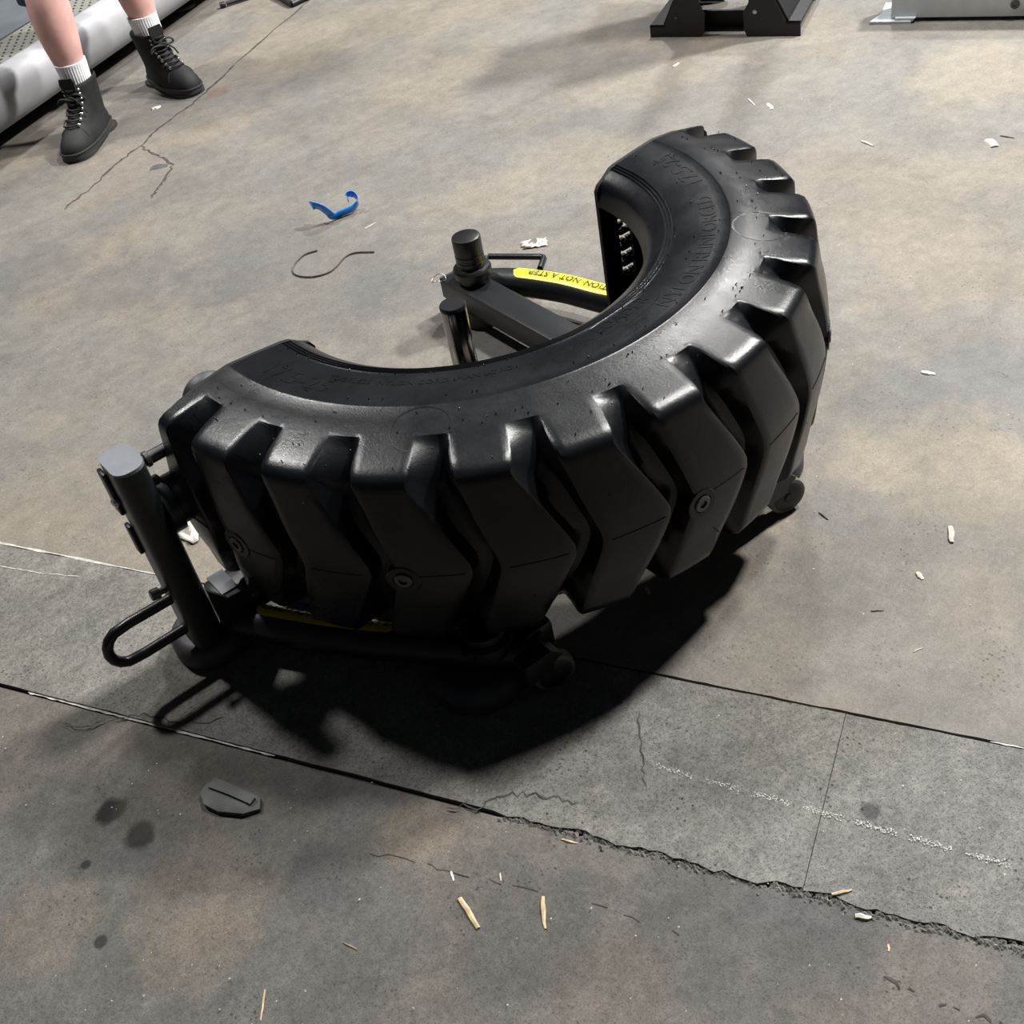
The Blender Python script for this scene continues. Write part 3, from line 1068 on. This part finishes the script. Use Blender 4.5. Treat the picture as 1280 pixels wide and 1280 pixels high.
def boot(heel, toe, ank):
    """heel and toe ground points, ankle centre"""
    h, t = Vector((*heel, 0)), Vector((*toe, 0))
    d = (t - h)
    Lb = d.length
    d.normalize()
    s = Vector((-d.y, d.x, 0))
    fn = lambda x, y, z: h + d * (x * Lb) + s * (y * Lb / .27) + Vector((0, 0, z))

    def outline(x0, x1, w0, w1, n=30, pw=2.4):
        """heel half narrower, ball wider; x in boot lengths, w half widths in metres"""
        out = []
        for k in range(n):
            a = 2 * math.pi * k / n
            cx, sx = math.cos(a), math.sin(a)
            x = (x0 + x1) / 2 + (x1 - x0) / 2 * math.copysign(abs(cx) ** (2 / pw), cx)
            f = min(1, max(0, (x - x0) / max(1e-6, x1 - x0)))
            w = w0 + (w1 - w0) * (.5 - .5 * math.cos(math.pi * min(1, f * 1.35)))
            out.append((x, w * math.copysign(abs(sx) ** (2 / pw), sx)))
        return out
    n = 30
    lev = [(.018, 0.01, .985, .038, .051), (.030, .005, .985, .040, .052), (.045, .0, .975, .040, .051), (.060, .0, .94, .039, .047), (.072, .0, .88, .038, .042), (.082, .0, .80, .038, .039),
           (.092, .0, .71, .038, .039), (.104, .0, .63, .038, .039), (.118, .0, .565, .0385, .040), (.135, .0, .525, .040, .042), (.155, .0, .50, .041, .043), (.168, -.004, .50, .0425, .044), (.176, -.008, .50, .045, .0455), (.184, -.008, .498, .045, .0455), (.189, .0, .488, .042, .0425), (.184, .015, .47, .039, .0395), (.15, .03, .45, .037, .038)]
    V, F = [], []
    for z, x0, x1, w0, w1 in lev:
        pw = 2.6 if z < .06 else 2.2
        for x, y in outline(x0, x1, w0, w1, n, pw):
            # shaft top dips a little at the back
            V.append(fn(x, y, z + (0.006 * x if z > .15 else 0)))
    for i in range(len(lev) - 1):
        for k in range(n):
            F.append([i * n + k, i * n + (k + 1) % n, (i + 1) * n + (k + 1) % n, (i + 1) * n + k])
    F.append(list(range(n))[::-1])
    b = mesh_obj('boot', V, F, 'boot', person, 50)
    b['label'] = 'black nubuck work boot with steel eyelets'
    so = [(x, y) for x, y in outline(-.012, 1.0, .042, .054, 36, 2.6)]
    a = prism([(x, y) for x, y in so], .010, .026, fn)
    hl = prism([p for p in outline(-.012, .30, .042, .044, 24, 3)], 0, .012, fn)
    ft = prism([p for p in outline(.40, .985, .046, .052, 30, 2.6)], 0.0, .012, fn)
    mesh_obj('boot_sole', *join(a, hl, ft), 'sole', b, 40)
    mesh_obj('welt', *tube([fn(x, y, .027) for x, y in so], .0035, 6, True), 'sole', b, 60)
    rows_ = [(.765, .090), (.695, .099), (.632, .109), (.582, .120), (.546, .133), (.524, .147), (.514, .161), (.512, .175)]
    for i, (x, z) in enumerate(rows_):
        w = .023
        for sd in (-1, 1):
            e = fn(x - .050, sd * w, z + .001)
            mesh_obj('eyelet', *lathe([(.0048, -.004), (.0052, .0035), (.0032, .0048)], e, d * .75 + s * sd * .5 + Vector((0, 0, .45)), 10), 'eyelet', b, 40)
    lp = []
    for i, (x, z) in enumerate(rows_):
        sd = 1 if i % 2 else -1
        w = .022
        lp.append(fn(x - .040, -sd * w, z + .003))
        lp.append(fn(x + .004, 0, z + .004))
        lp.append(fn(x - .040, sd * w, z + .003))
    mesh_obj('lace', *tube(catmull(lp, 3), .0030, 6), 'lace', b, 60)
    bow = [fn(.50, .0, .166), fn(.53, .03, .168), fn(.52, .042, .150), fn(.535, .012, .150), fn(.54, -.03, .158), fn(.53, -.045, .140), fn(.53, 0, .160), fn(.55, .03, .135), fn(.56, .04, .11)]
    mesh_obj('lace_bow', *tube(catmull(bow, 4), .0032, 6), 'lace', b, 60)
    cap_ = []
    for k in range(13):
        t = math.pi * k / 12
        cap_.append(fn(.74 - .035 * math.sin(t), .0465 * math.cos(t), .034 + .0545 * math.sin(t) ** .8))
    mesh_obj('toe_seam', *tube(cap_, .0016, 6), 'sole', b, 60)
    mesh_obj('tongue', *prism([(-.018, 0), (.018, 0), (.024, .035), (.020, .052), (-.020, .052), (-.024, .035)], 0, .006, lambda x, z, h: fn(.500 - h * 3, x, .165 + z)), 'boot', b, 40)
    return b


BL = boot((.222, 2.505), (.004, 2.300), HL)
BR = boot((.500, 2.715), (.530, 2.415), HR)
for (x, y, lx) in ((.166, 2.460, .002), (.516, 2.640, -.003)):
    sec = [((x, y, .14), .047, .046, 0), ((x, y, .175), .0475, .047, 0), ((x + lx * .5, y, .205), .0485, .048, 0), ((x + lx, y + .002, .230), .0505, .050, 0), ((x + lx, y + .002, .2445), .0515, .051, 0), ((x + lx, y + .002, .2455), .047, .046, 0), ((x + lx, y + .002, .232), .044, .044, 0)]
    V, F = loft(sec, 72, False)
    for i, v in enumerate(V):         # knitted ribs
        k, lev = i % 72, i // 72
        c = Vector((x, y, v.z))
        if lev in (1, 2, 3):
            v += (v - c).normalized() * (.0007 if k % 2 else -.0007)
    mesh_obj('sock', V, F, 'sock', person, 0)
# shorts and shirt around the body, above the picture
def cloth(secs, name, mat):
    mesh_obj(name, *loft(secs, 28, False), mat, person, 60)


cloth([((.188, 2.512, .437), .088, .092, 0), ((.20, 2.535, .55), .094, .098, 0), ((.245, 2.59, .70), .102, .105, 0), ((.285, 2.63, .82), .105, .115, 0)], 'shorts_leg', 'navy')
cloth([((.522, 2.675, .437), .088, .092, 0), ((.515, 2.68, .55), .094, .098, 0), ((.48, 2.68, .70), .102, .105, 0), ((.45, 2.68, .82), .105, .115, 0)], 'shorts_leg', 'navy')
cloth([((.37, 2.655, .74), .175, .125, 0), ((.37, 2.66, .86), .185, .135, 0), ((.37, 2.655, .98), .165, .125, 0)], 'shorts_seat', 'navy')
cloth([((.37, 2.655, .93), .185, .138, 0), ((.37, 2.65, 1.1), .180, .132, 0), ((.37, 2.645, 1.25), .195, .132, 0), ((.37, 2.64, 1.36), .165, .105, 0), ((.37, 2.635, 1.41), .07, .07, 0)], 'shirt', 'navy')
cloth([((.37, 2.63, 1.58), .088, .098, 0), ((.37, 2.635, 1.65), .075, .085, 0), ((.37, 2.635, 1.69), .03, .03, 0)], 'hair', 'hair')
for dx in (-.03, .03):
    mesh_obj('eye', *lathe([(.002, 0), (.009, .002), (.010, .006), (.006, .010)], (.37 + dx, 2.535, 1.575), (0, -1, 0), 12), 'sock', person, 60)
mesh_obj('nose', *loft([((.37, 2.522, 1.535), .013, .014, 0), ((.37, 2.528, 1.56), .009, .010, 0), ((.37, 2.535, 1.585), .005, .006, 0)], 12), 'skin', person, 60)
mesh_obj('mouth', *box((.37, 2.538, 1.508), (.045, .012, .008), .003), 'skin', person, 40)
for s in (-1, 1):
    mesh_obj('ear', *loft([((.37 + s * .078, 2.612, 1.53), .006, .012, 0), ((.37 + s * .084, 2.612, 1.56), .007, .018, 0), ((.37 + s * .082, 2.612, 1.585), .005, .012, 0)], 10), 'skin', person, 60)

# ------------------------------------------------------------------ treadmill behind the legs
tm = empty('treadmill', tuple(fab(-2.62, 1.7, 0)), 'grey treadmill deck with rounded silver side skirt behind the legs', 'treadmill')
B0, B1 = .2, 3.3


def along(poly, b0, b1):
    """profile in (a, z) run along the deck"""
    n = len(poly)
    V = [fab(a, b0, z) for a, z in poly] + [fab(a, b1, z) for a, z in poly]
    F = [list(range(n))[::-1], list(range(n, 2 * n))]
    for i in range(n):
        j = (i + 1) % n
        F.append([i, j, n + j, n + i])
    return V, F


for sg in (1, -1):
    mid = -2.94
    off = lambda pr: [(mid + sg * (a - mid), z) for a, z in pr]
    sk = [(-2.385, .225), (-2.368, .2255), (-2.352, .221)]
    for k in range(0, 11):
        t = R(62 - 14.2 * k)
        sk.append((-2.372 + .072 * math.cos(t), .140 + .088 * math.sin(t)))
    sk += [(-2.40, .055), (-2.41, .075), (-2.40, .20)]
    mesh_obj('side_skirt', *along(off(sk), B0, B1), 'silver', tm, 35)
    mesh_obj('foot_rail', *along(off([(-2.382, .200), (-2.382, .224), (-2.560, .224), (-2.560, .200)]), B0, B1), 'tread', tm, 0)
    nubs = []
    for i in range(int((B1 - B0) / .028)):
        for k in range(5):
            a = -2.40 - .034 * k - (.017 if i % 2 else 0)
            if a > -2.55:
                nubs.append(lathe([(.0062, 0), (.0035, .0028)], fab(mid + sg * (a - mid), B0 + .014 + i * .028, .224), (0, 0, 1), 6))
    if sg == 1:
        o = mesh_obj('grip_nub', *join(*nubs), 'black', tm, 0)
        o['kind'] = 'stuff'
    mesh_obj('belt_gap', *along(off([(-2.560, .15), (-2.560, .212), (-2.600, .212), (-2.600, .15)]), B0, B1), 'black', tm, 0)
mesh_obj('running_belt', *along([(-2.600, .19), (-2.600, .214), (-3.28, .214), (-3.28, .19)], B0, B1), 'belt', tm, 0)
mesh_obj('deck', *along([(-2.45, .09), (-2.45, .19), (-3.43, .19), (-3.43, .09)], B0 + .02, B1 - .02), 'black', tm, 0)
for b in (1.16, 1.98, 3.0):
    for a in (-2.47, -3.40):
        ft = mesh_obj('levelling_foot', *lathe([(.055, 0), (.058, .012), (.045, .022), (.016, .026), (.016, .095)], fab(a, b, 0), (0, 0, 1), 24), 'black', tm, 40)
        mesh_obj('foot_bracket', *box(fab(a - .005, b + .06, .055), (.05, .07, .05), .006, math.atan2(.492, .8706)), 'zinc', ft, 40)

# ------------------------------------------------------------------ machines at the top edge of the picture
FR = lambda b0: (lambda a, z, h: fab(a, b0 + h, z))


def upright(poly, b0, th):
    return prism(poly, 0, th, FR(b0))


m1 = empty('rack_base', tuple(fab(-.11, 2.3, 0)), 'black steel machine base on two cut-out foot plates', 'gym machine')
cut = lambda a: a
L1 = [(-.352, 0), (-.190, 0), (-.172, .020), (-.169, .070), (-.188, .105), (-.19, .30), (-.245, .30), (-.245, .155), (-.303, .037), (-.352, .037)]
L2 = [(-.035, 0), (.132, 0), (.132, .045), (.087, .045), (.030, .155), (.030, .30), (-.025, .30), (-.028, .106), (-.046, .075), (-.044, .022)]
for pl in (L1, L2):
    mesh_obj('foot_plate', *upright(pl, 2.12, .008), 'blacksteel', m1, 30)
    mesh_obj('foot_plate', *upright(pl, 2.42, .008), 'blacksteel', m1, 30)
mesh_obj('foot_flange', *prism([(-.352, 2.12), (-.303, 2.12), (-.303, 2.42), (-.352, 2.42)], .030, .037, lambda a, b, z: fab(a, b, z)), 'blacksteel', m1, 0)
mesh_obj('foot_flange', *prism([(.087, 2.12), (.132, 2.12), (.132, 2.42), (.087, 2.42)], .038, .045, lambda a, b, z: fab(a, b, z)), 'blacksteel', m1, 0)
mesh_obj('slant_plate', *prism([(-.303, .037), (-.245, .155), (-.250, .158), (-.308, .040)], 2.128, 2.42, lambda a, z, b: fab(a, b, z)), 'blacksteel', m1, 0)
mesh_obj('slant_plate', *prism([(.087, .045), (.030, .155), (.036, .160), (.094, .048)], 2.128, 2.42, lambda a, z, b: fab(a, b, z)), 'blacksteel', m1, 0)
mesh_obj('cross_plate', *upright([(-.20, .0), (-.02, .0), (-.02, .052), (-.20, .052)], 2.20, .01), 'blacksteel', m1, 0)
mesh_obj('cross_plate', *upright([(-.20, .095), (-.02, .095), (-.02, .30), (-.20, .30)], 2.20, .01), 'blacksteel', m1, 0)
mesh_obj('plate_bolt', *lathe([(.007, 0), (.007, .004), (.005, .005)], fab(-.008, 2.12, .078), tuple(-FB), 12), 'eyelet', m1, 40)
mesh_obj('plate_bolt', *lathe([(.005, 0), (.005, .003), (.003, .004)], fab(-.262, 2.12, .062), tuple(-FB), 12), 'bolt', m1, 40)
mesh_obj('upright_tube', *prism([(-.245, 2.13), (-.19, 2.13), (-.19, 2.41), (-.245, 2.41)], .10, .9, lambda a, b, z: fab(a, b, z)), 'blacksteel', m1, 0)
mesh_obj('upright_tube', *prism([(-.025, 2.13), (.030, 2.13), (.030, 2.41), (-.025, 2.41)], .10, .9, lambda a, b, z: fab(a, b, z)), 'blacksteel', m1, 0)

m2_ = empty('frame_rail', tuple(fab(.8, 2.3, 0)), 'pale grey steel frame rail with a bent floor foot, top right corner', 'gym machine')
mesh_obj('rail_panel', *upright([(.386, .012), (1.6, .012), (1.6, .19), (.386, .19)], 2.226, .10), 'whitesteel', m2_, 30)
mesh_obj('rail_foot', *join(prism([(.325, 2.205), (.445, 2.205), (.455, 2.232), (.455, 2.36), (.350, 2.36), (.350, 2.27)], 0, .008, lambda a, b, z: fab(a, b, z)), prism([(.445, .0), (.46, .016), (.40, .016), (.40, .0)], 2.21, 2.30, lambda a, z, b: fab(a, b, z))), 'whitesteel', m2_, 30)
mesh_obj('rail_bolt', *lathe([(.013, 0), (.013, .004), (.010, .006), (.006, .006), (.005, .003)], fab(.738, 2.226, .047), tuple(-FB), 20), 'bolt', m2_, 30)
mesh_obj('rail_foot', *box(fab(1.5, 2.28, .006), (.1, .14, .012), .002, math.atan2(.492, .8706)), 'whitesteel', m2_, 30)

# black stand feet at the top edge
s1 = empty('stand_leg', (1.09, 3.15, 0), 'thin black bar lying near the treadmill, top edge', 'bar')
mesh_obj('bar', *tube([(1.045, 3.162, .012), (1.19, 3.13, .012)], .008, 10), 'black', s1, 60)
mesh_obj('bar_tip', *lathe([(.010, 0), (.012, .004), (.012, .018), (.010, .022)], (1.040, 3.163, .012), (-1, .24, 0), 12), 'black', s1, 40)
s2 = empty('angle_stand', (1.2, 2.9, 0), 'black angled metal stand foot at the top edge beside the floor crack', 'stand')
mesh_obj('foot_bar', *tube([(1.185, 2.868, .012), (1.42, 2.90, .012)], .010, 10), 'black', s2, 60)
mesh_obj('foot_bar', *tube([(1.185, 2.868, .012), (1.235, 3.25, .03)], .012, 10), 'black', s2, 60)
mesh_obj('upright_bar', *tube([(1.225, 3.16, .03), (1.26, 3.20, .60)], .012, 10), 'black', s2, 60)
rb = [(.860 + .05 * (1 - math.cos(t)) * 0 + .060 * math.cos(t) + .055, 3.335 + .034 * math.sin(t), .012) for t in [R(x) for x in range(200, 480, 20)]]
s3 = empty('loop_bracket', (.92, 3.34, 0), 'dark ring-shaped bracket on the floor beside the treadmill', 'bracket')
mesh_obj('ring', *tube([(.915 + .055 * math.cos(R(t)), 3.325 + .040 * math.sin(R(t)), .012) for t in range(0, 360, 20)], .010, 8, True), 'black', s3, 60)
mesh_obj('stem', *tube([(.955, 3.35, .012), (1.06, 3.40, .016), (1.10, 3.45, .016)], .010, 8), 'black', s3, 60)


# ------------------------------------------------------------------ small things on the floor
def stick(a, b, w, h, mat, label, cat, name, group=None, seed=0, taper=.6, floorz=0.0):
    rnd = random.Random(seed + 100)
    a, b = Vector((*a, 0)), Vector((*b, 0))
    c = (a + b) / 2
    d = (b - a)
    L = d.length
    d.normalize()
    s = Vector((-d.y, d.x, 0))
    V, F = [], []
    n = 5
    for i in range(n + 1):
        t = i / n
        k = 1 - (1 - taper) * abs(2 * t - .8) * rnd.uniform(.7, 1.1)
        bend = rnd.uniform(-.12, .12) * w
        for (y, z) in ((-.5, 0), (-.38, .8), (.1, 1.0), (.5, .55), (.45, 0)):
            V.append(d * (t - .5) * L + s * (y * w * k + bend) + Vector((0, 0, floorz + z * h * k * rnd.uniform(.85, 1.1))))
    for i in range(n):
        for k in range(5):
            F.append([i * 5 + k, i * 5 + (k + 1) % 5, i * 5 + 5 + (k + 1) % 5, i * 5 + 5 + k])
    F += [[0, 1, 2, 3, 4], [n * 5 + k for k in range(5)][::-1]]
    o = mesh_obj(name, V, F, mat, None, 30, loc=(c.x, c.y, 0))
    return tag(o, label, cat, group)


stick((-.637, -.70), (-.646, -.755), .0085, .005, 'wood', 'longest pale wood splinter on the near slab, left of the pair', 'splinter', 'wood_splinter', None, 1, .8, -.003)
stick((-.55, -.78), (-.579, -.819), .0075, .005, 'wood', 'pale wedge-shaped wood splinter on the near slab, right of the pair', 'splinter', 'wood_splinter', None, 2, .45, -.003)
stick((-.621, -.656), (-.627, -.671), .004, .002, 'paper', 'thin pale sliver just above the longest wood splinter', 'sliver', 'sliver', None, 3, .6, -.003)
stick((-.571, -.708), (-.578, -.719), .0026, .002, 'paper', 'tiny pale sliver between the wood splinters and the joint', 'sliver', 'sliver', None, 4, .6, -.003)
stick((-.916, -.622), (-.942, -.656), .0030, .002, 'wood', 'thin straw at the bottom edge of the picture', 'straw', 'straw', None, 5, .6, -.003)
stick((-.798, -.639), (-.789, -.662), .0028, .0025, 'twig', 'short brown twig left of the longest wood splinter', 'twig', 'twig', None, 6, .6, -.003)
stick((-.472, -.728), (-.459, -.75), .004, .003, 'wood', 'ragged tan shred beside the crumbled slab edge below the tire', 'twig', 'twig', None, 7, .5, -.003)
stick((-.267, -1.05), (-.243, -1.064), .005, .004, 'wood', 'tan stick on the crumbled edge of the rough strip', 'twig', 'twig', None, 8, .6, .001)
stick((-.268, -1.09), (-.255, -1.106), .0085, .005, 'stone', 'tan stone flake in the joint below the tan stick', 'chip', 'stone_chip', None, 9, .6, -.002)
stick((-.268, -1.143), (-.275, -1.150), .0035, .002, 'wood', 'short yellowish straw below the crumbled slab edge', 'straw', 'straw', None, 10, .6, -.003)
stick((.412, -.732), (.381, -.756), .011, .006, 'stone', 'largest pale wood chip on the floor right of the tire', 'chip', 'wood_chip', None, 11, .7)
stick((.287, -.759), (.28, -.775), .010, .004, 'stone', 'small oval pale chip below the largest chip right of the tire', 'chip', 'wood_chip', None, 12, .6)
stick((.169, -.76), (.184, -.774), .003, .003, 'twig', 'short dark-edged straw lying level right of the tire', 'straw', 'straw', None, 13)
stick((.145, -.862), (.161, -.867), .003, .002, 'stone', 'pale straw nearest the rough strip on the right', 'straw', 'straw', None, 14)
stick((.294, -.543), (.29, -.567), .003, .003, 'darkbit', 'dark twig near the right-hand caster', 'twig', 'twig', None, 15)
stick((1.457, .319), (1.452, .276), .008, .005, 'stone', 'pale bent chip beyond the tire near the pale frame rail', 'chip', 'wood_chip', None, 16)
stick((1.632, .06), (1.607, .026), .024, .005, 'stone', 'square pale chip close to the right edge of the picture', 'chip', 'wood_chip', None, 17, .9)
stick((1.665, .051), (1.672, .014), .004, .003, 'darkbit', 'dark twig beside the square pale chip', 'twig', 'twig', None, 18)
stick((1.541, 1.112), (1.573, 1.117), .010, .004, 'stone', 'pale chip in front of the black machine base', 'chip', 'wood_chip', None, 19)
stick((1.499, .684), (1.478, .649), .014, .004, 'paper', 'white chip between the tire and the pale frame rail', 'chip', 'wood_chip', None, 20)
stick((1.493, .754), (1.472, .708), .005, .003, 'paper', 'white sliver left of the white chip beyond the tire', 'sliver', 'sliver', None, 21)
stick((-.044, -.452), (-.050, -.468), .008, .004, 'wood', 'tan chip seen in the notch under the tread', 'chip', 'wood_chip', None, 22)
stick((.364, 1.083), (.403, 1.086), .004, .002, 'stone', 'pale sliver right of the blue strap', 'sliver', 'sliver', None, 23)
stick((.372, 2.462), (.404, 2.458), .020, .006, 'paper', 'white scrap between the two boots', 'scrap', 'paper_scrap', None, 24, .6)
stick((-.398, -.428), (-.385, -.500), .003, .002, 'stone', 'pale sliver in the shade before the tire', 'sliver', 'sliver', None, 25)
for i, (p, q, w, m, lab) in enumerate([((.155, 2.015), (.20, 1.985), .035, 'chunk', 'dark flake in front of the cracked corner near the boots'), ((1.05, .28), (1.06, .25), .012, 'darkbit', 'dark speck beyond the top of the tire'), ((.74, -.42), (.75, -.445), .012, 'stone', 'small pale chip right of the tread'), ((.56, -.83), (.55, -.842), .008, 'darkbit', 'small brown speck right of the largest chip')]):
    stick(p, q, w, .004, m, lab, 'flake', 'floor_flake', None, 40 + i, .6)


def sheet(name, c, rx, ry, h, mat, label, cat, seed, rz=0.0, n=9):
    """crumpled film: a height-field sheet with thickness"""
    rnd = random.Random(seed)
    V, F = [], []
    H = [[rnd.random() ** 1.4 for _ in range(n)] for _ in range(n)]
    for i in range(n):
        for j in range(n):
            x, y = i / (n - 1) * 2 - 1, j / (n - 1) * 2 - 1
            k = 1 - .25 * rnd.random()
            e = max(abs(x), abs(y))
            px, py = x * rx * k, y * ry * k
            V.append(Vector((px * math.cos(rz) - py * math.sin(rz), px * math.sin(rz) + py * math.cos(rz), .0015 + h * H[i][j] * (1.1 - .8 * e))))
    for i in range(n - 1):
        for j in range(n - 1):
            F.append([i * n + j, i * n + j + 1, (i + 1) * n + j + 1, (i + 1) * n + j])
    o = mesh_obj(name, V, F, mat, None, 25, loc=(c[0], c[1], 0))
    md = o.modifiers.new('thick', 'SOLIDIFY')
    md.thickness = .0008
    return tag(o, label, cat)


sheet('crumpled_film', (.590, .630), .036, .020, .016, 'paper', 'crumpled pale film scrap behind the yellow sticker', 'scrap', 3, -.6)
sheet('crumpled_film', (-.552, .335), .030, .045, .020, 'paper', 'crumpled pale scrap seen between the post and the tire', 'scrap', 8, .3)


def strap():
    pts = [(.300, 1.235, .040), (.300, 1.222, .046), (.312, 1.205, .040), (.325, 1.198, .022), (.335, 1.196, .006), (.350, 1.196, .003), (.375, 1.190, .004), (.400, 1.186, .007), (.414, 1.186, .020), (.412, 1.196, .036), (.400, 1.206, .034), (.395, 1.200, .020)]
    P = catmull(pts, 4)
    V, F = [], []
    for i, p in enumerate(P):
        t = (P[min(i + 1, len(P) - 1)] - P[max(i - 1, 0)]).normalized()
        s = Vector((-.1, -.40, .90))
        s = (s - t * s.dot(t)).normalized()
        V += [p - s * .013, p + Vector((0, -.002, 0)), p + s * .013]
    for i in range(len(P) - 1):
        for k in range(2):
            F.append([i * 3 + k, i * 3 + k + 1, i * 3 + 4 + k, i * 3 + 3 + k])
    lo = min(v.z for v in V)
    V = [v + Vector((-.355, -1.2, .0012 - lo)) for v in V]
    o = mesh_obj('plastic_strap', V, F, 'blue', None, 40, loc=(.355, 1.2, 0))
    md = o.modifiers.new('thick', 'SOLIDIFY')
    md.thickness = .0012
    md.offset = 1
    return tag(o, 'short curled piece of bright blue plastic strap on the floor', 'strap')


strap()
wp = [(.216, 1.09), (.179, 1.10), (.136, 1.078), (.115, 1.047), (.115, 1.014), (.136, .98), (.171, .964), (.20, .971), (.245, .995), (.275, .989), (.308, .95)]
o = mesh_obj('wire', *tube([Vector((p.x - .2, p.y - 1.03, .0032)) for p in catmull([(x, y, 0) for x, y in wp], 6)], .0022, 6), 'wire', None, 60, loc=(.2, 1.03, 0))
tag(o, 'thin grey wire looped on the floor below the blue strap', 'wire')


def flake():
    rnd = random.Random(12)
    base = [(-.803, -.262), (-.792, -.285), (-.778, -.305), (-.765, -.345), (-.776, -.362), (-.800, -.352), (-.828, -.318), (-.838, -.292), (-.832, -.268), (-.815, -.258)]
    c = Vector((-.80, -.31, 0))
    V = [Vector((x, y, -.003)) - c for x, y in base]
    V += [Vector((x, y, .006 + rnd.uniform(-.001, .003))) - c for x, y in base]
    V += [(Vector((x, y, 0)) - c) * .82 + Vector((0, 0, .009 + rnd.uniform(-.002, .002))) for x, y in base]
    n = len(base)
    F = []
    for l in range(2):
        for i in range(n):
            j = (i + 1) % n
            F.append([l * n + i, l * n + j, (l + 1) * n + j, (l + 1) * n + i])
    F += [list(range(n))[::-1], [2 * n + i for i in range(n)]]
    o = mesh_obj('floor_flake', V, F, 'chunk', None, 25, loc=c)
    top = [(-.803, -.262), (-.785, -.298), (-.772, -.345), (-.784, -.350), (-.800, -.310), (-.818, -.272)]
    q = prism([(x + .80, y + .31) for x, y in top], .004, .014)
    ly = mesh_obj('lifted_layer', *q, 'chunk', None, 25)
    ly.parent = o
    return tag(o, 'large dark flake of lifted floor coating left of the tire shadow', 'flake')


flake()
